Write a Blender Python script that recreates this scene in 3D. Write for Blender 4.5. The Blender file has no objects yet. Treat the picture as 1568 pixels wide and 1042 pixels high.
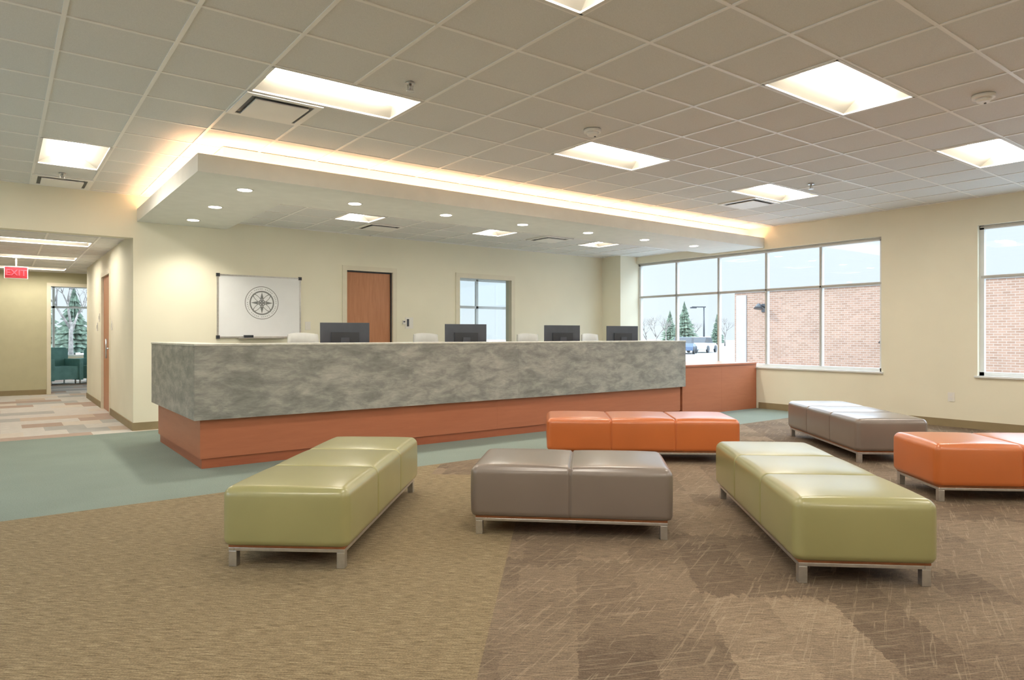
import bpy, bmesh, math, random
from mathutils import Vector, Matrix
random.seed(7)
scene = bpy.context.scene
COL = scene.collection
try:
    scene.view_settings.view_transform = 'Standard'
except Exception as e:
    print(e)

# ------------------------------------------------------------------ materials
def newmat(name):
    m = bpy.data.materials.new(name); m.use_nodes = True
    nt = m.node_tree
    b = nt.nodes['Principled BSDF']
    return m, nt, b
def c4(c): return (c[0], c[1], c[2], 1.0)
def plain(name, col, rough=.5, metal=0.0, spec=.5, var=.06, scale=6):
    m, nt, b = newmat(name)
    n = nt.nodes.new('ShaderNodeTexNoise'); n.inputs['Scale'].default_value = scale
    tc = nt.nodes.new('ShaderNodeTexCoord'); nt.links.new(tc.outputs['Object'], n.inputs['Vector'])
    r = nt.nodes.new('ShaderNodeValToRGB')
    r.color_ramp.elements[0].position = .35; r.color_ramp.elements[1].position = .65
    r.color_ramp.elements[0].color = c4([x*(1-var) for x in col])
    r.color_ramp.elements[1].color = c4([min(1, x*(1+var)) for x in col])
    nt.links.new(n.outputs['Fac'], r.inputs['Fac']); nt.links.new(r.outputs['Color'], b.inputs['Base Color'])
    b.inputs['Roughness'].default_value = rough; b.inputs['Metallic'].default_value = metal
    b.inputs['Specular IOR Level'].default_value = spec
    return m
def emit(name, col, s):
    m, nt, b = newmat(name)
    b.inputs['Base Color'].default_value = c4(col)
    b.inputs['Emission Color'].default_value = c4(col); b.inputs['Emission Strength'].default_value = s
    return m
def mapped(nt, rot=0, sc=(1, 1, 1), swap=False):
    tc = nt.nodes.new('ShaderNodeTexCoord'); src = tc.outputs['Object']
    if swap:
        s = nt.nodes.new('ShaderNodeSeparateXYZ'); c = nt.nodes.new('ShaderNodeCombineXYZ')
        nt.links.new(src, s.inputs[0]); nt.links.new(s.outputs['Y'], c.inputs['X']); nt.links.new(s.outputs['Z'], c.inputs['Y'])
        src = c.outputs[0]
    r = nt.nodes.new('ShaderNodeMapping'); r.inputs['Rotation'].default_value = (0, 0, math.radians(rot))
    nt.links.new(src, r.inputs['Vector'])
    m = nt.nodes.new('ShaderNodeMapping'); m.inputs['Scale'].default_value = sc
    nt.links.new(r.outputs[0], m.inputs['Vector'])
    return m.outputs[0]
def ramp(nt, fac, stops, interp='LINEAR'):
    r = nt.nodes.new('ShaderNodeValToRGB'); cr = r.color_ramp; cr.interpolation = interp
    while len(cr.elements) < len(stops): cr.elements.new(.5)
    for e, (p, c) in zip(cr.elements, stops):
        e.position = p; e.color = c4(c)
    nt.links.new(fac, r.inputs['Fac']); return r.outputs['Color']
def noise(nt, vec, scale, detail=4, rough=.5, dist=0):
    n = nt.nodes.new('ShaderNodeTexNoise'); n.inputs['Scale'].default_value = scale
    n.inputs['Detail'].default_value = detail; n.inputs['Roughness'].default_value = rough
    n.inputs['Distortion'].default_value = dist
    nt.links.new(vec, n.inputs['Vector']); return n.outputs['Fac']
def mixc(nt, a, b, fac, mode='MIX'):
    m = nt.nodes.new('ShaderNodeMix'); m.data_type = 'RGBA'; m.blend_type = mode
    for v, i in ((a, 6), (b, 7)):
        if hasattr(v, 'is_linked'): nt.links.new(v, m.inputs[i])
        else: m.inputs[i].default_value = c4(v)
    if hasattr(fac, 'is_linked'): nt.links.new(fac, m.inputs[0])
    else: m.inputs[0].default_value = fac
    return m.outputs[2]
def bump(nt, b, h, st, dist=.01):
    n = nt.nodes.new('ShaderNodeBump'); n.inputs['Strength'].default_value = st; n.inputs['Distance'].default_value = dist
    nt.links.new(h, n.inputs['Height']); nt.links.new(n.outputs[0], b.inputs['Normal'])

WALL = plain('wall_cream_paint', (.85, .815, .66), .75, var=.02, scale=1.5)
WALLO = plain('wall_olive_paint', (.54, .51, .34), .75, var=.02)
SOFF = plain('soffit_paint', (.79, .80, .75), .7, var=.02)
WHITE = plain('white_metal', (.8, .79, .76), .45, var=.01)
REFL = plain('troffer_reflector', (.28, .26, .22), .6, var=.01)
GRIDM = plain('ceiling_grid_white', (.93, .92, .89), .4, var=.01)
FRAME = plain('window_frame_white', (.78, .80, .80), .4, var=.02)
COPING = plain('coping_metal', (.30, .31, .32), .5, var=.03)
MULL = plain('mullion_grey', (.50, .50, .47), .4, var=.03)
TRIM = plain('door_casing_cream', (.78, .73, .58), .5, var=.02)
BASEB = plain('vinyl_baseboard', (.30, .235, .13), .55, var=.05)
STEEL = plain('brushed_steel', (.62, .62, .62), .3, metal=.9, var=.06, scale=30)
DARK = plain('dark_plastic', (.03, .035, .045), .4, var=.1)
DGREY = plain('slate_plastic', (.06, .07, .09), .4, var=.1)
LGREY = plain('pale_grey_mesh', (.50, .51, .49), .7, var=.05)
BOARD = plain('whiteboard_enamel', (.88, .90, .92), .2, var=.01)
LOGO = plain('logo_grey', (.22, .23, .23), .6, var=.05)
PLATE = plain('switch_plate', (.82, .80, .74), .4, var=.01)
ASPH = plain('asphalt_snow', (.29, .30, .31), .9, var=.4, scale=.12)
BARK = plain('bark', (.20, .18, .165), .9, var=.3)
TEALF = plain('teal_fabric', (.20, .42, .40), .8, var=.1)
LENS = emit('troffer_lens', (1, .925, .81), 37)
DLENS = emit('downlight_lens', (1, .93, .80), 14)
COVE = emit('cove_strip', (1, .59, .34), 17)
RED = emit('exit_red', (1, .04, .06), .9)
SIGNR = plain('exit_face', (.30, .02, .03), .4)

def mk_tile():
    m, nt, b = newmat('acoustic_tile'); v = mapped(nt)
    f = noise(nt, v, 220, 2)
    nt.links.new(ramp(nt, f, [(.35, (.735, .74, .725)), (.6, (.80, .805, .79))]), b.inputs['Base Color'])
    b.inputs['Roughness'].default_value = .9; bump(nt, b, f, .15, .003); return m
TILE = mk_tile()
def mk_stone():
    m, nt, b = newmat('brushed_stone_laminate')
    v = mapped(nt, 0, (1.9, 1.9, 4.6))
    f = noise(nt, v, 2.3, 9, .64, .35)
    v2 = mapped(nt, 0, (6, 6, 34)); f2 = noise(nt, v2, 3, 5, .65, .2)
    c = ramp(nt, f, [(.32, (.205, .21, .195)), (.44, (.265, .27, .25)), (.54, (.345, .345, .315)), (.68, (.45, .445, .40))])
    c2 = ramp(nt, f2, [(.3, (.86, .86, .86)), (.7, (1.10, 1.10, 1.10))])
    c = mixc(nt, c, c2, .9, 'MULTIPLY')
    nt.links.new(c, b.inputs['Base Color'])
    b.inputs['Roughness'].default_value = .4; return m
STONE = mk_stone()
def mk_wood(name, c1, c2, sc, rough=.4):
    m, nt, b = newmat(name); v = mapped(nt, 0, sc)
    f = noise(nt, v, 3, 6, .6, .5)
    nt.links.new(ramp(nt, f, [(.3, c1), (.7, c2)]), b.inputs['Base Color']); b.inputs['Roughness'].default_value = rough
    return m
CHERRY = mk_wood('cherry_panel', (.43, .148, .074), (.475, .170, .086), (1, 1, 8))
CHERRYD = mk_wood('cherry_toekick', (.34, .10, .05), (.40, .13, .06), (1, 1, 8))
DOORW = mk_wood('cherry_door', (.45, .19, .09), (.55, .255, .13), (8, 8, .8))
RAILW = mk_wood('bench_rail_wood', (.33, .12, .05), (.45, .18, .08), (6, 6, 6))
def mk_vinyl(name, col):
    m, nt, b = newmat(name); v = mapped(nt)
    f = noise(nt, v, 260, 3); g = noise(nt, v, 3, 2)
    nt.links.new(ramp(nt, g, [(.3, [x*.96 for x in col]), (.7, [x*1.04 for x in col])]), b.inputs['Base Color'])
    b.inputs['Roughness'].default_value = .36; b.inputs['Specular IOR Level'].default_value = .6
    b.inputs['Coat Weight'].default_value = .75; b.inputs['Coat Roughness'].default_value = .24
    bump(nt, b, f, .05, .002); return m
GREEN = mk_vinyl('green_vinyl', (.34, .325, .14))
TAUPE = mk_vinyl('taupe_vinyl', (.205, .165, .14))
ORANGE = mk_vinyl('orange_vinyl', (.58, .15, .032))
def mk_teal():
    m, nt, b = newmat('carpet_teal'); v = mapped(nt); f = noise(nt, v, 120, 3); g = noise(nt, v, 1.5, 3)
    c = ramp(nt, f, [(.3, (.17, .215, .19)), (.7, (.235, .285, .25))])
    c = mixc(nt, c, ramp(nt, g, [(.3, (.95, .95, .95)), (.7, (1.05, 1.05, 1.05))]), 1, 'MULTIPLY')
    nt.links.new(c, b.inputs['Base Color']); b.inputs['Roughness'].default_value = .95; bump(nt, b, f, .4, .004); return m
def mk_olive():
    m, nt, b = newmat('carpet_olive_rib')
    v = mapped(nt, 42, (11, 120, 1)); f = noise(nt, v, 1.3, 4, .65, .2)
    g = noise(nt, mapped(nt), 150, 2)
    c = ramp(nt, f, [(.33, (.125, .085, .04)), (.5, (.235, .178, .10)), (.67, (.36, .29, .175))])
    c = mixc(nt, c, ramp(nt, g, [(.3, (.72, .72, .72)), (.7, (1.24, 1.24, 1.24))]), 1, 'MULTIPLY')
    nt.links.new(c, b.inputs['Base Color']); b.inputs['Roughness'].default_value = .95; bump(nt, b, f, .6, .006); return m
def mk_brown():
    m, nt, b = newmat('carpet_brown_patchwork')
    v = mapped(nt, -48, (1, 1, 1))
    nz = noise(nt, mapped(nt, -48, (2.0, 26, 1)), 1.0, 2, .5)
    nz2 = noise(nt, mapped(nt, -48, (26, 2.0, 1)), 1.0, 2, .5)
    cx_ = nt.nodes.new('ShaderNodeCombineXYZ'); nt.links.new(nz, cx_.inputs['X']); nt.links.new(nz2, cx_.inputs['Y'])
    va = nt.nodes.new('ShaderNodeVectorMath'); va.operation = 'MULTIPLY_ADD'
    nt.links.new(cx_.outputs[0], va.inputs[0]); va.inputs[1].default_value = (.22, .05, 0); nt.links.new(v, va.inputs[2])
    def brick(w, h, off):
        br = nt.nodes.new('ShaderNodeTexBrick'); br.inputs['Scale'].default_value = 1
        br.inputs['Mortar Size'].default_value = 0; br.inputs['Brick Width'].default_value = w; br.inputs['Row Height'].default_value = h
        br.offset = off
        br.inputs['Color1'].default_value = (.95, .95, .95, 1); br.inputs['Color2'].default_value = (.05, .05, .05, 1)
        nt.links.new(va.outputs[0], br.inputs['Vector']); return br.outputs['Color']
    mixb = mixc(nt, brick(.95, .57, .5), brick(.34, .285, .3), .42)
    base = ramp(nt, mixb, [(.1, (.112, .077, .049)), (.5, (.178, .130, .086)), (.9, (.265, .20, .135))])
    f = noise(nt, mapped(nt, 42, (11, 120, 1)), 1.3, 4, .65, .2)
    f3 = noise(nt, mapped(nt, 66, (40, 1.8, 1)), 1.2, 2, .5, .3)
    f4 = noise(nt, mapped(nt, 24, (1.8, 42, 1)), 1.2, 2, .5, .3)
    g2 = noise(nt, mapped(nt), 150, 2)
    g = noise(nt, v, .9, 2)
    c = mixc(nt, base, ramp(nt, g, [(.3, (.9, .9, .9)), (.7, (1.1, 1.1, 1.1))]), 1, 'MULTIPLY')
    c = mixc(nt, c, ramp(nt, f, [(.33, (.60, .58, .56)), (.67, (1.42, 1.42, 1.42))]), 1, 'MULTIPLY')
    c = mixc(nt, c, ramp(nt, g2, [(.3, (.74, .74, .74)), (.7, (1.22, 1.22, 1.22))]), 1, 'MULTIPLY')
    sc = ramp(nt, f3, [(.60, (0, 0, 0)), (.64, (1, 1, 1)), (.68, (0, 0, 0))]); sc2 = ramp(nt, f4, [(.60, (0, 0, 0)), (.64, (1, 1, 1)), (.68, (0, 0, 0))])
    c = mixc(nt, c, (.44, .36, .255), mixc(nt, (0, 0, 0), sc, .34))
    c = mixc(nt, c, (.44, .36, .255), mixc(nt, (0, 0, 0), sc2, .34))
    nt.links.new(c, b.inputs['Base Color']); b.inputs['Roughness'].default_value = .95; bump(nt, b, f, .6, .006); return m
def mk_hallcarpet():
    m, nt, b = newmat('carpet_hall_planks'); v = mapped(nt, 0)
    br = nt.nodes.new('ShaderNodeTexBrick'); br.inputs['Scale'].default_value = 1
    br.inputs['Mortar Size'].default_value = 0; br.inputs['Brick Width'].default_value = .45; br.inputs['Row Height'].default_value = .45
    br.inputs['Color1'].default_value = (1, 1, 1, 1); br.inputs['Color2'].default_value = (0, 0, 0, 1)
    nt.links.new(v, br.inputs['Vector'])
    c = ramp(nt, br.outputs['Color'], [(0, (.40, .30, .245)), (.25, (.56, .53, .49)), (.5, (.50, .40, .32)), (.7, (.40, .39, .37)), (.88, (.58, .52, .45))], 'CONSTANT')
    f = noise(nt, mapped(nt, 0, (5, 60, 1)), 2, 3)
    c = mixc(nt, c, ramp(nt, f, [(.3, (.75, .75, .75)), (.7, (1.15, 1.15, 1.15))]), 1, 'MULTIPLY')
    nt.links.new(c, b.inputs['Base Color']); b.inputs['Roughness'].default_value = .95; return m
CT, CO, CB, CH = mk_teal(), mk_olive(), mk_brown(), mk_hallcarpet()
def mk_brick():
    m, nt, b = newmat('brick'); v = mapped(nt, 0, (1, 1, 1), True)
    br = nt.nodes.new('ShaderNodeTexBrick'); br.inputs['Scale'].default_value = 1
    br.inputs['Brick Width'].default_value = .24; br.inputs['Row Height'].default_value = .085; br.inputs['Mortar Size'].default_value = .011
    br.inputs['Color1'].default_value = (.215, .128, .092, 1); br.inputs['Color2'].default_value = (.285, .178, .132, 1)
    br.inputs['Mortar'].default_value = (.31, .25, .215, 1)
    nt.links.new(v, br.inputs['Vector'])
    g = noise(nt, v, .8, 3)
    c = mixc(nt, br.outputs['Color'], ramp(nt, g, [(.3, (.92, .92, .92)), (.7, (1.06, 1.06, 1.06))]), 1, 'MULTIPLY')
    nt.links.new(c, b.inputs['Base Color'])
    b.inputs['Roughness'].default_value = .9; return m
BRICK = mk_brick()
def mk_glass():
    m = bpy.data.materials.new('pane_glass'); m.use_nodes = True; nt = m.node_tree; nt.nodes.clear()
    o = nt.nodes.new('ShaderNodeOutputMaterial'); t = nt.nodes.new('ShaderNodeBsdfTransparent'); g = nt.nodes.new('ShaderNodeBsdfGlossy')
    t.inputs[0].default_value = (.95, .98, .98, 1); g.inputs['Roughness'].default_value = .02
    x = nt.nodes.new('ShaderNodeMixShader'); x.inputs[0].default_value = .05
    nt.links.new(t.outputs[0], x.inputs[1]); nt.links.new(g.outputs[0], x.inputs[2]); nt.links.new(x.outputs[0], o.inputs[0]); return m
GLASS = mk_glass()
CONIF = plain('conifer_green', (.13, .175, .13), .9, var=.5, scale=3)

# ------------------------------------------------------------------ mesh builder
class MB:
    def __init__(s, name): s.name = name; s.bm = bmesh.new(); s.mats = []
    def mi(s, m):
        if m not in s.mats: s.mats.append(m)
        return s.mats.index(m)
    def box(s, x0, x1, y0, y1, z0, z1, m, M=None):
        i = s.mi(m); cs = [(x, y, z) for z in (z0, z1) for y in (y0, y1) for x in (x0, x1)]
        vs = [s.bm.verts.new((M @ Vector(c)) if M else c) for c in cs]
        for f in ((0, 2, 3, 1), (4, 5, 7, 6), (0, 1, 5, 4), (2, 6, 7, 3), (0, 4, 6, 2), (1, 3, 7, 5)):
            fc = s.bm.faces.new([vs[k] for k in f]); fc.material_index = i
        return s
    def poly(s, pts, m):
        f = s.bm.faces.new([s.bm.verts.new(p) for p in pts]); f.material_index = s.mi(m); return s
    def cyl(s, p0, p1, r0, m, r1=None, n=16, smooth=True):
        r1 = r0 if r1 is None else r1; p0 = Vector(p0); p1 = Vector(p1); d = p1-p0
        q = d.to_track_quat('Z', 'Y'); i = s.mi(m)
        A = []; B = []
        for k in range(n):
            a = 2*math.pi*k/n; o = Vector((math.cos(a), math.sin(a), 0))
            A.append(s.bm.verts.new(p0+q @ (o*r0))); B.append(s.bm.verts.new(p1+q @ (o*r1)))
        for k in range(n):
            f = s.bm.faces.new([A[k], A[(k+1) % n], B[(k+1) % n], B[k]]); f.material_index = i; f.smooth = smooth
        if r0 > 1e-4: s.bm.faces.new(A[::-1]).material_index = i
        if r1 > 1e-4: s.bm.faces.new(B).material_index = i
        return s
    def prism(s, prof, y0, y1, m, M=None):
        i = s.mi(m)
        A = [s.bm.verts.new((M @ Vector((x, y0, z))) if M else (x, y0, z)) for x, z in prof]
        B = [s.bm.verts.new((M @ Vector((x, y1, z))) if M else (x, y1, z)) for x, z in prof]
        n = len(prof)
        for k in range(n):
            s.bm.faces.new([A[k], A[(k+1) % n], B[(k+1) % n], B[k]]).material_index = i
        s.bm.faces.new(A[::-1]).material_index = i; s.bm.faces.new(B).material_index = i
        return s
    def done(s, loc=(0, 0, 0), rot=0, bevel=0, parent=None):
        bmesh.ops.recalc_face_normals(s.bm, faces=s.bm.faces)
        me = bpy.data.meshes.new(s.name); s.bm.to_mesh(me); s.bm.free()
        for m in s.mats: me.materials.append(m)
        o = bpy.data.objects.new(s.name, me); COL.objects.link(o)
        o.location = loc; o.rotation_euler = (0, 0, rot)
        if bevel:
            b = o.modifiers.new('bevel', 'BEVEL'); b.width = bevel; b.segments = 2; b.limit_method = 'ANGLE'
        if parent: o.parent = parent
        return o
def empty(name, loc=(0, 0, 0), rot=0):
    e = bpy.data.objects.new(name, None); COL.objects.link(e); e.location = loc; e.rotation_euler = (0, 0, rot); e.empty_display_size = .1
    return e

def wall(name, axis, t0, t1, a0, a1, z0, z1, ops, m):
    w = MB(name)
    def bx(u0, u1, za, zb):
        if u1-u0 < 1e-4 or zb-za < 1e-4: return
        if axis == 'X': w.box(u0, u1, t0, t1, za, zb, m)
        else: w.box(t0, t1, u0, u1, za, zb, m)
    cur = a0
    for (ua, ub, za, zb) in sorted(ops):
        bx(cur, ua, z0, z1); bx(ua, ub, z0, za); bx(ua, ub, zb, z1); cur = ub
    bx(cur, a1, z0, z1)
    return w.done()

CZ = 2.97
XR = 10.0
YB = 9.70
XH = 1.337
# ------------------------------------------------------------------ floor
f = MB('floor')
f.poly([(-4, -4, 0), (-3.9, -4, 0), (3.6, 4.56, 0), (2.98, 5.12, 0), (3.3, 5.48, 0), (-4, 5.48, 0)], CO)
f.poly([(-3.9, -4, 0), (XR+.1, -4, 0), (XR+.1, 5.48, 0), (3.3, 5.48, 0), (2.98, 5.12, 0), (3.6, 4.56, 0)], CB)
f.poly([(-4, 5.48, 0), (XR+.1, 5.48, 0), (XR+.1, 9.6, 0), (-4, 9.6, 0)], CT)
f.poly([(-4, 9.6, 0), (XR+.1, 9.6, 0), (XR+.1, 24, 0), (-4, 24, 0)], CH)
f.box(-4.2, XR+.15, -4.2, 24.2, -.3, -.01, BASEB)
f.done()

# ------------------------------------------------------------------ walls
ZT = 3.4
wall('wall_right', 'Y', XR, XR+.18, -4.1, YB+.15, 0, ZT, [(4.55, 9.20, .68, 2.61), (-1.29, 3.36, .68, 2.61)], WALL)
wall('wall_back', 'X', YB, YB+.15, XH, XR, 0, ZT, [(4.17, 4.96, 0, 2.20), (6.18, 7.31, .85, 2.20)], WALL)
wall('wall_bulkhead', 'X', YB, YB+.15, -4, XH, 2.43, ZT, [], WALL)
wall('wall_left', 'Y', -4.2, -4.0, -4.1, 17, 0, ZT, [(2.2, 6.85, .5, 2.7)], WALL)  # opening here is added out of view to let in fill daylight
wall('wall_rear', 'X', -4.2, -4.0, -4.1, XR+.1, 0, ZT, [], WALL)
wall('wall_hall_right', 'Y', XH, XH+.12, YB+.15, 15.4, 0, ZT, [(11.95, 12.95, 0, 2.16)], WALL)
wall('wall_hall_jog', 'X', 15.28, 15.4, XH+.12, 2.6, 0, ZT, [], WALL)
wall('wall_hall_alcove', 'Y', 2.5, 2.6, 15.4, 16.8, 0, ZT, [], WALL)
wall('wall_hall_end', 'X', 16.8, 16.95, -4, 3.3, 0, ZT, [(.82, 1.66, 0, 2.22)], WALLO)
wall('wall_lounge_left', 'Y', -1.1, -1.0, 16.95, 23, 0, ZT, [], WALL)
wall('wall_lounge_right', 'Y', 3.2, 3.3, 16.95, 23, 0, ZT, [(18.5, 21.5, .6, 2.6)], WALL)
wall('wall_lounge_back', 'X', 23, 23.15, -1.1, 3.3, 0, ZT, [(.3, 3.0, .6, 2.6)], WALL)
wall('wall_office_left', 'Y', 5.3, 5.4, YB+.15, 13, 0, ZT, [], plain('office_wall_blue', (.42, .46, .50), .7))
wall('wall_office_right', 'Y', XR, XR+.18, YB+.15, 13.15, 0, ZT, [(10.3, 12.6, .7, 2.5)], WALL)
wall('wall_office_back', 'X', 13, 13.15, 5.3, XR, 0, ZT, [(7.9, 9.75, .7, 2.5)], plain('office_back_blue', (.42, .46, .50), .7))
col = MB('wall_column'); col.box(9.55, XR, 9.2, YB, 0, 2.97, WALL); col.done()
roof = MB('roof'); roof.box(-4.3, XR+.3, -4.3, 23.3, ZT, ZT+.15, WHITE); roof.done()
oc = MB('ceiling_office'); oc.box(5.4, XR, YB+.15, 13, 2.7, 2.75, TILE); oc.done()
oc = MB('ceiling_lounge'); oc.box(-1, 3.2, 16.95, 23, 2.75, 2.8, TILE); oc.done()

# ------------------------------------------------------------------ ceilings + troffers
def grid_ceiling(name, x0, x1, y0, y1, z, mod, ox, oy, holes, keepout=None):
    t = MB(name); g = MB(name.replace('ceiling', 'ceiling_grid'))
    def lines(a, b, o):
        k0 = math.floor((a-o)/mod)
        L = [a]; k = k0
        while True:
            v = o+k*mod
            if v >= b-1e-3: break
            if v > a+1e-3: L.append(v)
            k += 1
        L.append(b); return L
    xs = lines(x0, x1, ox); ys = lines(y0, y1, oy)
    def inside(x, y): return any(h[0]+.01 < x < h[1]-.01 and h[2]+.01 < y < h[3]-.01 for h in holes)
    for i in range(len(xs)-1):
        for j in range(len(ys)-1):
            if inside((xs[i]+xs[i+1])/2, (ys[j]+ys[j+1])/2): continue
            t.box(xs[i], xs[i+1], ys[j], ys[j+1], z, z+.015, TILE)
    w = .012
    for x in xs:
        for j in range(len(ys)-1):
            if inside(x, (ys[j]+ys[j+1])/2): continue
            g.box(max(x-w, x0), min(x+w, x1), ys[j], ys[j+1], z-.006, z-.0005, GRIDM)
    for y in ys:
        for i in range(len(xs)-1):
            if inside((xs[i]+xs[i+1])/2, y): continue
            g.box(xs[i], xs[i+1], max(y-w, y0), min(y+w, y1), z-.0055, z-.0004, GRIDM)
    t.done(); g.done()
def troffer(x0, x1, y0, y1, z):
    lx = x1-x0; ly = y1-y0; L = max(lx, ly); W = min(lx, ly)
    rot = 0 if lx >= ly else math.pi/2
    a = L/2-.015; b = W/2-.015
    m = MB('ceiling_light'); H = .10
    for (p, q, r, s_) in ((-a-.012, a+.012, -b-.012, -b+.012), (-a-.012, a+.012, b-.012, b+.012), (-a-.012, -a+.012, -b, b), (a-.012, a+.012, -b, b)):
        m.box(p, q, r, s_, -.008, .004, WHITE)
    tb = b*.42
    m.poly([(-a, -b, 0), (a, -b, 0), (a-.05, -tb, H), (-a+.05, -tb, H)], REFL)
    m.poly([(-a, b, 0), (a, b, 0), (a-.05, tb, H), (-a+.05, tb, H)], REFL)
    m.poly([(-a, -b, 0), (-a, b, 0), (-a+.05, tb, H), (-a+.05, -tb, H)], REFL)
    m.poly([(a, -b, 0), (a, b, 0), (a-.05, tb, H), (a-.05, -tb, H)], REFL)
    m.box(-a+.05, a-.05, -tb, tb, H, H+.02, REFL)
    n = 10; r = tb*.9; i = m.mi(LENS); pr = []
    for k in range(n+1):
        an = math.pi*k/n; pr.append((-r*math.cos(an), H-.005-.075*math.sin(an)))
    A = [m.bm.verts.new((-a+.055, y, zz)) for y, zz in pr]; B = [m.bm.verts.new((a-.055, y, zz)) for y, zz in pr]
    for k in range(n):
        fc = m.bm.faces.new([A[k], A[k+1], B[k+1], B[k]]); fc.material_index = i; fc.smooth = True
    m.bm.faces.new(A).material_index = i; m.bm.faces.new(B).material_index = i
    m.done(((x0+x1)/2, (y0+y1)/2, z), rot)
M_ = .57
main = []
for xi in (-1.43, 1.42, 4.27, 7.12):
    for yi in (-2.36, -.08, 2.20, 4.48):
        if xi == -1.43 and yi == 4.48: continue
        main.append((xi, xi+2*M_, yi, yi+M_))
main.append((.28, .85, 7.33, 8.47)); main.append((-2.57, -2.0, 7.33, 8.47))
grid_ceiling('ceiling', -4, XR, -4, YB, CZ, M_, 1.42, 2.20, main)
for h in main: troffer(*h, CZ)
inner = [(3.48, 4.02, 8.01, 8.55), (5.64, 6.18, 8.01, 8.55), (7.80, 8.34, 8.01, 8.55)]
grid_ceiling('ceiling_desk_area', 2.45, XR, 7.47, YB, 2.74, .54, 2.40, 7.47, inner)
for h in inner: troffer(*h, 2.74)
hall = [(-.09, 1.05, 11.1, 11.67), (-.09, 1.05, 13.38, 13.95), (-.09, 1.05, 15.66, 16.23)]
grid_ceiling('ceiling_hall', -4, 2.5, YB+.15, 16.8, 2.50, M_, -.09, 11.1, hall)
for h in hall: troffer(*h, 2.50)

def diffuser(x0, x1, y0, y1, z):
    m = MB('ceiling_air_diffuser'); cx = (x0+x1)/2; cy = (y0+y1)/2; h = (x1-x0)/2
    def fr(r0, r1, za, zb, mt):
        m.box(-r1, r1, -r1, -r0, za, zb, mt); m.box(-r1, r1, r0, r1, za, zb, mt)
        m.box(-r1, -r0, -r0, r0, za, zb, mt); m.box(r0, r1, -r0, r0, za, zb, mt)
    fr(h-.05, h, -.018, -.008, GRIDM)
    fr(h-.085, h-.05, -.012, -.008, DARK)
    m.box(-h+.085, h-.085, -h+.085, h-.085, -.03, -.022, GRIDM)
    m.box(-.05, .05, -.05, .05, -.022, -.008, DGREY)
    m.done((cx, cy, z))
diffuser(1.42, 1.99, 5.05, 5.62, CZ); diffuser(7.69, 8.26, 5.05, 5.62, CZ); diffuser(.28, .85, 9.04, 9.61, CZ)
diffuser(4.02, 4.56, 8.55, 9.09, 2.74); diffuser(6.72, 7.26, 8.01, 8.55, 2.74)
for (x, y) in ((2.29, 4.22), (.54, 8.85), (7.54, 4.22)):
    m = MB('fire_sprinkler'); m.cyl((0, 0, -.004), (0, 0, -.012), .035, STEEL); m.cyl((0, 0, -.012), (0, 0, -.05), .01, STEEL)
    m.box(-.022, -.016, -.004, .004, -.06, -.02, STEEL); m.box(.016, .022, -.004, .004, -.06, -.02, STEEL)
    m.cyl((0, 0, -.06), (0, 0, -.065), .028, STEEL); m.done((x, y, CZ))
for (x, y) in ((4.06, 4.24), (5.77, 1.9)):
    m = MB('smoke_detector'); m.cyl((0, 0, -.005), (0, 0, -.03), .075, GRIDM, .072, 28); m.cyl((0, 0, -.03), (0, 0, -.055), .055, GRIDM, .04, 28)
    m.cyl((.03, 0, -.055), (.03, 0, -.06), .008, DARK); m.done((x, y, CZ))

# soffit
s = MB('ceiling_soffit')
s.box(1.38, XR, 6.40, 7.47, 2.64, 2.70, SOFF); s.box(1.38, 2.45, 7.47, YB, 2.64, 2.70, SOFF)
s.box(1.38, XR, 6.40, 6.43, 2.70, 2.80, SOFF); s.box(1.38, 1.41, 6.43, YB, 2.70, 2.80, SOFF)
s.box(1.66, XR, 6.68, 6.72, 2.70, CZ-.007, SOFF); s.box(1.66, 1.70, 6.72, YB, 2.70, CZ-.007, SOFF)
s.box(2.39, XR, 7.41, 7.47, 2.70, 2.80, SOFF); s.box(2.39, 2.45, 7.47, YB, 2.70, 2.80, SOFF)
s.done()
c = MB('ceiling_cove_light'); c.box(1.50, XR-.02, 6.50, 6.57, 2.702, 2.715, COVE); c.box(1.50, 1.57, 6.57, YB-.02, 2.702, 2.715, COVE); c.done()
dl = [(1.92, 8.07), (1.92, 9.15)] + [(1.93+1.16*k, 6.95) for k in range(7)]
for x, y in dl:
    m = MB('recessed_downlight'); n = 28
    m.cyl((0, 0, 0), (0, 0, -.004), .085, WHITE, .082, n); m.cyl((0, 0, -.004), (0, 0, -.006), .068, DLENS, .066, n)
    o = m.done((x, y, 2.64))
    sp_ = bpy.data.lights.new('lamp', 'SPOT'); sp_.energy = 60; sp_.spot_size = math.radians(130); sp_.spot_blend = .9
    sp_.shadow_soft_size = .06; sp_.color = (1, .92, .78)
    so_ = bpy.data.objects.new('lamp', sp_); COL.objects.link(so_); so_.parent = o; so_.location = (0, 0, -.075)

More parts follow.
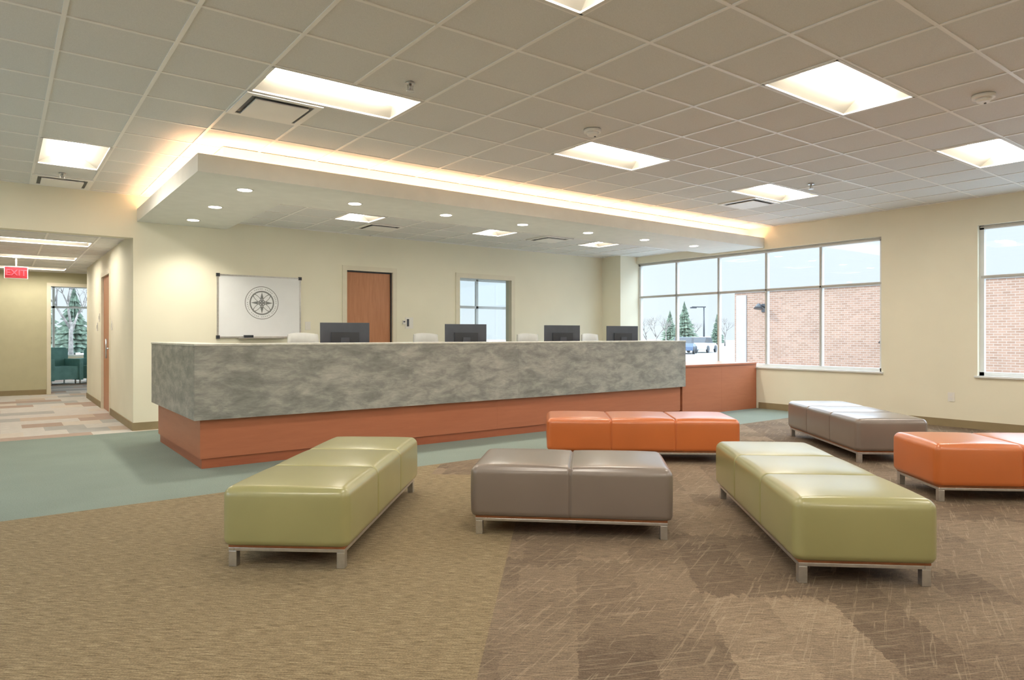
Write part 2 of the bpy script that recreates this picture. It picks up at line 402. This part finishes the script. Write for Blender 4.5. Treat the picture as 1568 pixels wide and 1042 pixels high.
# ------------------------------------------------------------------ windows
def window_y(name, x0, x1, ys, z0, zt, z1, sgn=1):
    m = MB(name); a, b = ys[0], ys[-1]; w = .022
    xm = x0+.07
    m.box(xm, xm+.06, a, b, z0, z0+.05, FRAME); m.box(xm, xm+.06, a, b, z1-.05, z1, FRAME)
    m.box(xm, xm+.06, a, a+.05, z0, z1, FRAME); m.box(xm, xm+.06, b-.05, b, z0, z1, FRAME)
    for y in ys[1:-1]: m.box(xm, xm+.06, y-w, y+w, z0+.05, z1-.05, FRAME)
    m.box(xm, xm+.06, a+.05, b-.05, zt-w, zt+w, FRAME)
    for y in ys[1:-1]: m.box(xm-.012, xm, y-.012, y+.012, z0+.05, z1-.05, MULL)
    m.box(xm-.012, xm, a+.02, b-.02, zt-.014, zt+.014, MULL)
    m.box(xm-.012, xm, a+.01, b-.01, z1-.03, z1-.01, MULL)
    m.box(xm+.028, xm+.032, a+.05, b-.05, z0+.05, z1-.05, GLASS)
    m.done()
    t = MB('trim_sill_'+name); t.box(x0-.03, xm, a-.03, b+.03, z0-.02, z0+.003, FRAME); t.done()
window_y('window_1', XR, XR+.18, [4.55+.93*k for k in range(6)], .68, 1.95, 2.61)
window_y('window_2', XR, XR+.18, [-1.29+.93*k for k in range(6)], .68, 1.95, 2.61)
def window_x(name, y0, xs, z0, zt, z1):
    m = MB(name); a, b = xs[0], xs[-1]
    m.box(a, b, y0, y0+.06, z0, z0+.05, FRAME); m.box(a, b, y0, y0+.06, z1-.05, z1, FRAME)
    for x in xs: m.box(max(a, x-.03), min(b, x+.03), y0, y0+.06, z0, z1, FRAME)
    m.box(a, b, y0, y0+.06, zt-.03, zt+.03, FRAME); m.box(a+.03, b-.03, y0+.028, y0+.032, z0+.05, z1-.05, GLASS); m.done()
window_x('window_3', 23.04, [.3, 1.2, 2.1, 3.0], .6, 2.0, 2.6)
window_x('window_4', 13.04, [7.9, 8.82, 9.75], .7, 1.85, 2.5)
def added_fill_window(name, ys, z0, zt, z1):
    m = MB(name); a, b = ys[0], ys[-1]; x = -4.13
    m.box(x, x+.06, a, b, z0, z0+.05, FRAME); m.box(x, x+.06, a, b, z1-.05, z1, FRAME); m.box(x, x+.06, a, b, zt-.03, zt+.03, FRAME)
    for y in ys: m.box(x, x+.06, max(a, y-.03), min(b, y+.03), z0, z1, FRAME)
    m.box(x+.028, x+.032, a+.03, b-.03, z0+.05, z1-.05, GLASS); m.done()
added_fill_window('added_fill_window_left', [2.2+.93*k for k in range(6)], .5, 1.95, 2.7)  # unseen window, added to brighten the room with daylight
# interior window in back wall
m = MB('window_5'); a, b, z0, z1 = 6.18, 7.31, .85, 2.20
m.box(a-.06, a+.02, YB-.015, YB+.16, z0-.06, z1+.06, TRIM); m.box(b-.02, b+.06, YB-.015, YB+.16, z0-.06, z1+.06, TRIM)
m.box(a+.02, b-.02, YB-.015, YB+.16, z1-.02, z1+.06, TRIM); m.box(a+.02, b-.02, YB-.015, YB+.16, z0-.06, z0+.02, TRIM)
m.box(a+.02, b-.02, YB+.07, YB+.076, z0+.02, z1-.02, GLASS); m.done()
# door 1 + casing
m = MB('trim_door_casing'); a, b = 4.17, 4.96
m.box(a-.06, a+.012, YB-.015, YB+.15, 0, 2.26, TRIM); m.box(b-.012, b+.06, YB-.015, YB+.15, 0, 2.26, TRIM); m.box(a+.012, b-.012, YB-.015, YB+.15, 2.19, 2.26, TRIM)
m.box(a+.012, a+.03, YB+.03, YB+.06, 0, 2.19, DARK); m.box(b-.03, b-.012, YB+.03, YB+.06, 0, 2.19, DARK); m.box(a+.03, b-.03, YB+.03, YB+.06, 2.17, 2.19, DARK)
m.done()
m = MB('door_1'); m.box(4.20, 4.93, YB+.05, YB+.095, .005, 2.17, DOORW)
m.cyl((4.27, YB+.05, 1.0), (4.27, YB+.0, 1.0), .02, STEEL); m.cyl((4.27, YB+.005, 1.0), (4.39, YB+.005, 1.0), .01, STEEL); m.done()
# hall door
m = MB('trim_hall_door_casing'); a, b = 11.95, 12.95
m.box(XH-.015, XH+.12, a-.06, a+.01, 0, 2.22, TRIM); m.box(XH-.015, XH+.12, b-.01, b+.06, 0, 2.22, TRIM); m.box(XH-.015, XH+.12, a+.01, b-.01, 2.15, 2.22, TRIM); m.done()
m = MB('door_2'); m.box(XH+.02, XH+.065, 11.965, 12.935, .005, 2.145, DOORW)
m.cyl((XH+.02, 12.03, 1.0), (XH-.05, 12.03, 1.0), .012, STEEL); m.cyl((XH-.045, 12.03, .85), (XH-.045, 12.03, 1.15), .013, STEEL)
m.box(XH+.012, XH+.02, 12.0, 12.06, .8, 1.2, STEEL); m.done()
m = MB('trim_hall_end_opening')
m.box(.76, .83, 16.78, 16.97, 0, 2.28, TRIM); m.box(1.65, 1.72, 16.78, 16.97, 0, 2.28, TRIM); m.box(.83, 1.65, 16.78, 16.97, 2.21, 2.28, TRIM); m.done()

# baseboards
def bb(name, *b):
    m = MB(name); m.box(*b, BASEB); m.done()
bb('baseboard_right', XR-.012, XR-.0005, -4, 6.5, 0, .10)
bb('baseboard_back', XH-.012, 4.10, YB-.012, YB-.0005, 0, .10)
bb('baseboard_hall_right', XH-.012, XH-.0005, YB, 11.88, 0, .10)
bb('baseboard_hall_right_far', XH-.012, XH-.0005, 13.02, 15.4, 0, .10)
bb('baseboard_hall_end', -4, .75, 16.788, 16.7995, 0, .10)

# ------------------------------------------------------------------ reception counter
root = empty('reception_counter')
m = MB('stone_front'); zb, zt = .444, 1.105
m.box(1.37, 4.98, 6.48, 6.53, zb, zt, STONE); m.box(4.9812, 8.10, 6.48, 6.53, zb, zt, STONE); m.box(1.37, 1.42, 6.53, 8.61, zb, zt, STONE)
m.box(8.05, 8.10, 6.53, 6.80, zb, zt, STONE); m.box(1.42, 1.70, 8.56, 8.61, zb, zt, STONE)
m.done(parent=root)
TOPM = plain('counter_top_laminate', (.56, .56, .51), .35, var=.1, scale=15)
m = MB('transaction_top'); m.box(1.365, 8.105, 6.475, 6.82, zt, zt+.02, TOPM); m.box(1.365, 1.72, 6.82, 8.615, zt, zt+.02, TOPM); m.done(parent=root, bevel=.004)
m = MB('wood_base')
m.box(1.43, 4.709, 6.54, 6.78, .09, zb, CHERRY); m.box(4.7102, 8.05, 6.54, 6.78, .09, zb, CHERRY)
m.box(1.43, 1.67, 6.78, 8.55, .09, zb, CHERRY)
m.box(1.445, 8.05, 6.553, 6.76, 0, .09, CHERRYD); m.box(1.445, 1.65, 6.76, 8.53, 0, .09, CHERRYD)
m.box(1.42, 8.05, 6.53, 6.80, zb, zt, CHERRY); m.box(1.42, 1.68, 6.80, 8.56, zb, zt, CHERRY)
m.box(8.10, 9.05, 6.54, 6.60, 0, .73, CHERRY); m.box(9.0515, XR-.013, 6.54, 6.60, 0, .73, CHERRY); m.box(8.10, XR-.035, 6.52, 7.5, .73, .755, CHERRY)
m.box(1.68, 8.10, 6.80, 7.50, .73, .755, TOPM); m.box(1.68, 2.4, 7.5, 8.5, .73, .755, TOPM)
for x in (2.3, 3.9, 5.5, 7.0, 8.3): m.box(x, x+.03, 6.82, 7.45, 0, .73, CHERRYD)
m.done(parent=root)

# monitors
def monitor(x, y, rot):
    m = MB('computer_monitor')
    m.box(-.265, .265, -.012, .012, .09, .40+.185, DGREY)
    m.box(-.255, .255, .012, .014, .10, .575, DARK)
    m.box(-.15, .15, -.035, -.012, .16, .48, DARK)
    m.box(-.045, .045, -.055, -.035, .01, .42, DGREY)
    m.box(-.13, .13, -.13, .09, 0, .012, DGREY)
    m.done((x, y, .756), rot, bevel=.004)
monitor(3.04, 7.10, math.radians(-18)); monitor(4.63, 7.10, math.radians(-18)); monitor(6.22, 7.10, math.radians(-18)); monitor(7.41, 7.10, math.radians(-15))
def task_chair(x, y, rot):
    m = MB('task_chair')
    for k in range(5):
        a = 2*math.pi*k/5; p = Vector((math.cos(a)*.30, math.sin(a)*.30, .075))
        m.cyl((0, 0, .10), p, .024, DGREY, .016, 8); m.cyl(p+Vector((0, -.012, -.045)), p+Vector((0, .012, -.045)), .03, DARK, n=12)
    m.cyl((0, 0, .08), (0, 0, .42), .028, DARK)
    m.box(-.25, .25, -.24, .24, .43, .50, LGREY)
    m.box(-.03, .03, .22, .30, .40, .46, DGREY); m.box(-.03, .03, .27, .31, .40, .80, DGREY)
    i = m.mi(LGREY); N = 8; rows = []
    for r in range(7):
        t = r/6; z = .60+t*.635; w = .23*(1-.14*t*t); row = []
        for k in range(N+1):
            u = -1+2*k/N; row.append((u*w, .27-.05*u*u+.05*t, z-.02*t*u*u))
        rows.append(row)
    V = [[m.bm.verts.new(p) for p in r] for r in rows]; W = [[m.bm.verts.new((p[0], p[1]+.02, p[2])) for p in r] for r in rows]
    for r in range(6):
        for k in range(N):
            for Q in (V, W):
                fc = m.bm.faces.new([Q[r][k], Q[r][k+1], Q[r+1][k+1], Q[r+1][k]]); fc.material_index = i; fc.smooth = True
    for k in range(N):
        m.bm.faces.new([V[6][k], V[6][k+1], W[6][k+1], W[6][k]]).material_index = i; m.bm.faces.new([V[0][k], V[0][k+1], W[0][k+1], W[0][k]]).material_index = i
    for r in range(6):
        m.bm.faces.new([V[r][0], V[r+1][0], W[r+1][0], W[r][0]]).material_index = i; m.bm.faces.new([V[r][N], V[r+1][N], W[r+1][N], W[r][N]]).material_index = i
    for sx in (-1, 1):
        m.cyl((sx*.27, .1, .45), (sx*.27, .1, .66), .014, DGREY); m.box(sx*.27-.03, sx*.27+.03, -.1, .14, .66, .685, DGREY); m.box(min(sx*.24, sx*.28), max(sx*.24, sx*.28), .07, .13, .44, .46, DGREY)
    m.done((x, y, 0), rot)
for x, r in ((3.02, .15), (4.73, .1), (6.50, 0), (7.84, .1)): task_chair(x, 7.95, r)

# whiteboard
m = MB('whiteboard'); x0, x1, z0, z1 = 2.34, 3.46, 1.18, 2.02; y = YB
m.box(x0, x1, y-.018, y-.001, z0, z1, BOARD)
for b_ in ((x0-.012, x1+.012, z1-.008, z1+.012), (x0-.012, x1+.012, z0-.012, z0+.008), (x0-.012, x0+.008, z0, z1), (x1-.008, x1+.012, z0, z1)):
    m.box(b_[0], b_[1], y-.024, y-.002, b_[2], b_[3], STEEL)
for xx in (x0, x1):
    for zz in (z0, z1): m.box(xx-.022, xx+.022, y-.03, y-.004, zz-.022, zz+.022, DARK)
m.box(x0+.25, x1-.25, y-.08, y-.02, z0-.02, z0-.01, STEEL); m.box(x0+.33, x0+.45, y-.075, y-.03, z0-.01, z0+.025, DARK)
cx, cz = 2.92, 1.655
def ring(r0, r1, n=48, oy=.0195, c=(cx, cz), sx=1, sz=1, ang=0):
    ca, sa = math.cos(ang), math.sin(ang)
    def pt(r, a):
        u = r*math.cos(a)*sx; v = r*math.sin(a)*sz
        return (c[0]+u*ca-v*sa, y-oy, c[1]+u*sa+v*ca)
    for k in range(n):
        a0 = 2*math.pi*k/n; a1 = 2*math.pi*(k+1)/n
        m.poly([pt(r0, a0), pt(r1, a0), pt(r1, a1), pt(r0, a1)], LOGO)
ring(.222, .230); ring(.150, .168); ring(.035, .047)
for k in range(4):
    an = math.pi/4+k*math.pi/2
    c_ = (cx+.088*math.cos(an), cz+.088*math.sin(an)); ring(.048, .062, 24, .0198, c_, 1.35, .5, an)
    an = k*math.pi/2; p = Vector((math.cos(an), math.sin(an))); q = Vector((-p.y, p.x))
    pts = [p*.15, p*.06+q*.022, p*.05-q*.0, p*.06-q*.022]
    m.poly([(cx+v.x, y-.0202, cz+v.y) for v in pts], LOGO)
for k in range(48):
    a = 2*math.pi*k/48
    if k % 6 == 5: continue
    c0, s0 = math.cos(a), math.sin(a); t_ = .0035
    m.poly([(cx+c0*r-s0*w, y-.0197, cz+s0*r+c0*w) for r, w in ((.188, -t_), (.202, -t_), (.202, t_), (.188, t_))], LOGO)
m.done()
def plate(name, x, z, w=.04, h=.06, extra=None):
    m = MB(name); m.box(x-w, x+w, YB-.008, YB-.0005, z-h, z+h, PLATE); m.box(x-.012, x+.012, YB-.013, YB-.008, z-.025, z+.025, PLATE)
    if extra: m.box(x-w*.6, x-w*.1, YB-.016, YB-.008, z-h*.6, z+h*.7, DGREY)
    m.done()
plate('light_switch', 3.58, 1.34); plate('wall_phone', 5.24, 1.40, .07, .09, True)
m = MB('thermostat'); m.box(5.12, 5.16, YB-.03, YB-.0005, 1.38, 1.44, WHITE); m.box(5.125, 5.155, YB-.033, YB-.03, 1.41, 1.43, DGREY); m.done()
m = MB('electrical_outlet'); m.box(XR-.008, XR-.0005, 3.62, 3.70, .33, .45, PLATE); m.box(XR-.011, XR-.008, 3.645, 3.675, .40, .43, WHITE); m.box(XR-.011, XR-.008, 3.645, 3.675, .35, .38, WHITE); m.done()
for yy, z in ((11.7, 1.35), (13.3, 1.5), (13.6, 1.35)):
    m = MB('light_switch'); m.box(XH-.01, XH-.0005, yy-.045, yy+.045, z-.07, z+.07, PLATE); m.box(XH-.015, XH-.01, yy-.012, yy+.012, z-.03, z+.03, STEEL); m.done()

# exit sign
root = empty('exit_sign', (.21, 13.9, 0), math.radians(0))
m = MB('housing'); m.box(-.16, .16, -.02, .02, 2.14, 2.34, WHITE); m.box(-.15, .15, -.024, -.02, 2.15, 2.33, SIGNR); m.cyl((0, 0, 2.34), (0, 0, 2.49), .012, WHITE); m.cyl((0, 0, 2.48), (0, 0, 2.494), .05, WHITE); m.done(parent=root)
cu = bpy.data.curves.new('lettering', 'FONT'); cu.body = 'EXIT'; cu.size = .14; cu.align_x = 'CENTER'; cu.extrude = .002; cu.offset = .002
cu.materials.append(RED)
o = bpy.data.objects.new('lettering', cu); COL.objects.link(o); o.parent = root; o.location = (0, -.028, 2.19); o.rotation_euler = (math.pi/2, 0, 0)

# ------------------------------------------------------------------ benches
def cushion_mesh(name, L, W, H, nseg, mat):
    a, b, c = L/2, W/2, H/2; r = .048
    def edge(a_): return [-a_+r*k/6 for k in range(7)]
    seams = [-a+L*k/nseg for k in range(1, nseg)]
    xs = set(round(v, 5) for v in edge(a)+[-v for v in edge(a)])
    for s_ in seams:
        for d in (-.02, -.012, -.008, -.004, 0, .004, .008, .012, .02): xs.add(round(s_+d, 5))
    sl = L/nseg
    for k in range(nseg):
        x0 = -a+k*sl
        for q in range(1, 10):
            v = x0+sl*q/10
            if abs(v) < a-r-.01: xs.add(round(v, 5))
    xs = sorted(xs)
    ys = sorted(set(round(v, 5) for v in edge(b)+[-v for v in edge(b)]+[(b-r)*(-1+2*q/10) for q in range(1, 10)]))
    zs = sorted(set(round(v, 5) for v in edge(c)+[-v for v in edge(c)]+[(c-r)*(-1+2*q/6) for q in range(1, 6)]))
    bm = bmesh.new(); V = {}
    nx, ny, nz = len(xs), len(ys), len(zs)
    def tf(x, y, z):
        p = Vector((x, y, z))
        q = Vector((max(-a+r, min(a-r, x)), max(-b+r, min(b-r, y)), max(-c+r, min(c-r, z))))
        if z < 0:
            q.z = max(-c+.012, z) if z < -c+.012 else z
        d = p-q
        if d.length > 1e-7: p = q+d.normalized()*min(r, max(d.length, r) if z >= 0 else max(r, 0))
        if z < 0:
            d2 = Vector((x-q.x, y-q.y, 0))
            if d2.length > 1e-7:
                cl = max(abs(d2.x), abs(d2.y)); d2 = d2.normalized()*cl
            p = Vector((q.x+d2.x, q.y+d2.y, z))
            k = max(0, (-c+.02-z)/.02); p.x *= 1-.012*k; p.y *= 1-.025*k
        sidx = min(nseg-1, max(0, int((x+a)/sl))); u = (x+a-sidx*sl)/sl*2-1; v = y/b; w = z/c
        g = 0
        for s_ in seams: g += math.exp(-((x-s_)/.0065)**2)
        if z > c-r: p.z += .014*(1-abs(u)**3)*(1-abs(v)**4)*((z-(c-r))/r)
        bul = (1-abs(u)**4)*(1-w*w)
        if abs(y) > b-r: p.y += math.copysign(.006*bul, y)
        if abs(x) > a-r: p.x += math.copysign(.006*(1-v**4)*(1-w*w), x)
        p.y *= 1-.028*g
        if z > 0: p.z -= .013*g*(z/c)
        return p
    def gv(i, j, k):
        if (i, j, k) not in V: V[(i, j, k)] = bm.verts.new(tf(xs[i], ys[j], zs[k])+Vector((0, 0, c)))
        return V[(i, j, k)]
    def fc(*q):
        f_ = bm.faces.new([gv(*t) for t in q]); f_.smooth = True
    for i in range(nx-1):
        for j in range(ny-1):
            for k in (0, nz-1): fc((i, j, k), (i+1, j, k), (i+1, j+1, k), (i, j+1, k))
    for i in range(nx-1):
        for k in range(nz-1):
            for j in (0, ny-1): fc((i, j, k), (i+1, j, k), (i+1, j, k+1), (i, j, k+1))
    for j in range(ny-1):
        for k in range(nz-1):
            for i in (0, nx-1): fc((i, j, k), (i, j+1, k), (i, j+1, k+1), (i, j, k+1))
    bmesh.ops.recalc_face_normals(bm, faces=bm.faces)
    me = bpy.data.meshes.new(name); bm.to_mesh(me); bm.free(); me.materials.append(mat)
    return me
def bench(cx, cy, ang, nseg, mat):
    L = {3: 1.80, 2: 1.20}[nseg]; W = .665
    root = empty('upholstered_bench', (cx, cy, 0), math.radians(ang))
    o = bpy.data.objects.new('cushion', cushion_mesh('cushion', L, W, .298, nseg, mat)); COL.objects.link(o); o.parent = root; o.location = (0, 0, .118)
    m = MB('frame'); a = L/2-.03; b = W/2-.025
    m.box(-a, a, -b, b, .100, .1185, RAILW)
    for sy in (-1, 1): m.box(-a, a, min(sy*b, sy*(b-.03)), max(sy*b, sy*(b-.03)), .082, .100, STEEL)
    for sx in (-1, 1): m.box(min(sx*a, sx*(a-.03)), max(sx*a, sx*(a-.03)), -b+.03, b-.03, .082, .100, STEEL)
    for sx in (-1, 1):
        for sy in (-1, 1):
            xx = sx*(a-.022); yy = sy*(b-.022)
            m.box(xx-.021, xx+.021, yy-.021, yy+.021, 0, .0822, STEEL)
    m.done(parent=root, bevel=.0025)
bench(1.745, 4.165, 49.5, 3, GREEN)
bench(2.92, 3.243, -43.5, 2, TAUPE)
bench(3.898, 2.236, 48.2, 3, GREEN)
bench(5.02, 4.595, -39.5, 3, ORANGE)
bench(7.234, 3.62, 50.5, 3, TAUPE)
bench(6.27, 1.72, -41.3, 3, ORANGE)

# lounge chairs in the far room
def lounge(x, y, rot):
    m = MB('lounge_chair')
    m.box(-.33, .33, -.30, .30, .12, .44, TEALF); m.box(-.40, -.30, -.34, .34, .10, .62, TEALF); m.box(.30, .40, -.34, .34, .10, .62, TEALF)
    m.prism([(-.40, .12), (.40, .12), (.40, .80), (.34, .90), (-.34, .90), (-.40, .80)], .26, .40, TEALF)
    for sx in (-.35, .35):
        for sy in (-.28, .34): m.cyl((sx, sy, 0), (sx, sy, .12), .02, STEEL, n=8)
    m.done((x, y, 0), rot, bevel=.03)
lounge(1.15, 20.1, .5); lounge(1.95, 20.3, -.5)

# ------------------------------------------------------------------ outside
g = MB('ground_outside'); g.box(-80, 200, -80, 200, -.45, -.35, ASPH); g.done()
m = MB('brick_building'); XBd = 26
m.box(XBd, XBd+14, -16, 18.1, -.34, 3.08, BRICK); m.box(XBd-.06, XBd+14.06, -16.06, 18.16, 3.08, 3.18, COPING)
m.box(XBd-.04, XBd, 17.5, 18.0, -.34, 2.95, COPING); m.done()
for yb, z in ((16.6, 2.3), (11.5, .9)):
    m = MB('outdoor_lamp'); m.box(-.05, 0, -.15, .15, -.1, .25, DARK); m.cyl((-.05, 0, .1), (-.45, 0, .22), .03, DARK); m.cyl((-.45, 0, .24), (-.5, 0, .02), .06, DARK, .2)
    m.done((XBd-.002, yb, z))
def bare_tree(x, y, h, sd):
    rnd = random.Random(sd); m = MB('bare_tree')
    def br(p, d, l, r, lv):
        q = p+d*l; m.cyl(p, q, r, BARK, r*.6, 5 if lv > 1 else 7)
        if lv >= 5: return
        for k in range(3 if lv < 4 else 2):
            nd = (d+Vector((rnd.uniform(-.8, .8), rnd.uniform(-.8, .8), rnd.uniform(-.1, .5)))).normalized()
            br(q-d*l*rnd.uniform(0, .3), nd, l*rnd.uniform(.6, .8), r*.55, lv+1)
    br(Vector((0, 0, 0)), Vector((0, 0, 1)), h*.3, h*.02, 0); m.done((x, y, -.35))
def conifer(x, y, h, sd, wd=.27):
    rnd = random.Random(sd); m = MB('conifer_tree'); m.cyl((0, 0, 0), (0, 0, h*.95), h*.025, BARK, .02, 8); i = m.mi(CONIF)
    for l in range(14):
        z = h*(.10+.062*l); R = h*wd*(1-l/14.5); n = 26
        top = m.bm.verts.new((0, 0, z+h*.12)); rg = []
        for k in range(n):
            a = 2*math.pi*k/n; rr = R*(rnd.uniform(.75, 1.15) if k % 2 else rnd.uniform(.35, .6)); rg.append(m.bm.verts.new((rr*math.cos(a), rr*math.sin(a), z-rnd.uniform(0, .04)*h)))
        for k in range(n): m.bm.faces.new([rg[k], rg[(k+1) % n], top]).material_index = i
    m.done((x, y, -.35))
def at(px, D):
    t = (px-784)/1040; return D*(.602+.799*t), D*(.799-.602*t)
for px, D, h, s_ in ((1005, 75, 4.8, 1), (1020, 82, 5, 2), (1064, 90, 5, 4), (990, 70, 4.6, 5), (1110, 100, 6, 6)):
    x, y = at(px, D); bare_tree(x, y, h, s_)
for px, D, h, s_, wd in ((1048, 70, 5.0, 1, .36), (1026, 95, 5.0, 2, .34), (1098, 110, 5, 3, .3)):
    x, y = at(px, D); conifer(x, y, h, s_, wd)
for x, y, h in ((1.5, 45, 7), (3.5, 50, 8), (5.5, 44, 7)): bare_tree(x, y, h, int(x*7))
for x, y, h in ((4, 55, 5), (2.4, 60, 5.5)): conifer(x, y, h, int(y), .32)
x, y = at(1078, 80)
m = MB('street_lamp'); m.cyl((0, 0, 0), (0, 0, 4.9), .12, DARK, .08, 10); m.box(-1.4, .2, -.08, .08, 4.85, 4.97, DARK); m.box(-1.6, -.9, -.18, .18, 4.75, 4.9, DARK); m.done((x, y, -.35), math.radians(-37))
def car(px, D, rot, mt):
    x, y = at(px, D); m = MB('parked_car')
    m.prism([(-2.2, .3), (2.2, .3), (2.25, .7), (1.3, .85), (-2.1, .9), (-2.2, .6)], -.85, .85, mt)
    m.prism([(-1.9, .88), (1.2, .86), (.6, 1.35), (-1.3, 1.4)], -.72, .72, DARK); m.box(-1.2, .55, -.7, .7, 1.36, 1.42, mt)
    for wx in (-1.35, 1.4):
        for wy in (-.86, .86): m.cyl((wx, wy-.1, .33), (wx, wy+.1, .33), .33, DARK, n=16)
    m.done((x, y, -.35), rot, bevel=.04)
car(1075, 62, .4, plain('car_paint_white', (.5, .5, .52), .3)); car(1048, 58, .6, plain('car_paint_blue', (.08, .12, .2), .3))

# ------------------------------------------------------------------ world + sun + camera
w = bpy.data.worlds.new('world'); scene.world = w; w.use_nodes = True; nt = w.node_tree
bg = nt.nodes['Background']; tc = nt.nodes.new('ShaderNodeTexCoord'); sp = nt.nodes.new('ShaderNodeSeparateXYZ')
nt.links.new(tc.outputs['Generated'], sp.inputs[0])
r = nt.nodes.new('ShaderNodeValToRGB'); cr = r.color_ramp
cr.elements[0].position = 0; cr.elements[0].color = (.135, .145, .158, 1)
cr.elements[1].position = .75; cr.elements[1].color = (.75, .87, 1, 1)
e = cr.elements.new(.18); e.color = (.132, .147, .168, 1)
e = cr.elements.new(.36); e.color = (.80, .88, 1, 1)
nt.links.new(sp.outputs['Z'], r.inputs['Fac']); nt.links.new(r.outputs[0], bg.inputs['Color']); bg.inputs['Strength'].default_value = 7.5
sun = bpy.data.lights.new('sun', 'SUN'); sun.energy = 3.5; sun.angle = .01; sun.color = (1, .95, .86)
so = bpy.data.objects.new('sun', sun); COL.objects.link(so)
so.rotation_euler = Vector((.66, -.52, -.55)).to_track_quat('-Z', 'Y').to_euler()

cam = bpy.data.cameras.new('camera'); co = bpy.data.objects.new('camera', cam); COL.objects.link(co)
cam.sensor_width = 36; cam.lens = 36*1040/1568; cam.shift_y = -.0044; cam.clip_end = 500
co.location = (0, 0, 1.2); co.rotation_euler = (math.pi/2, 0, math.radians(-37))
scene.camera = co
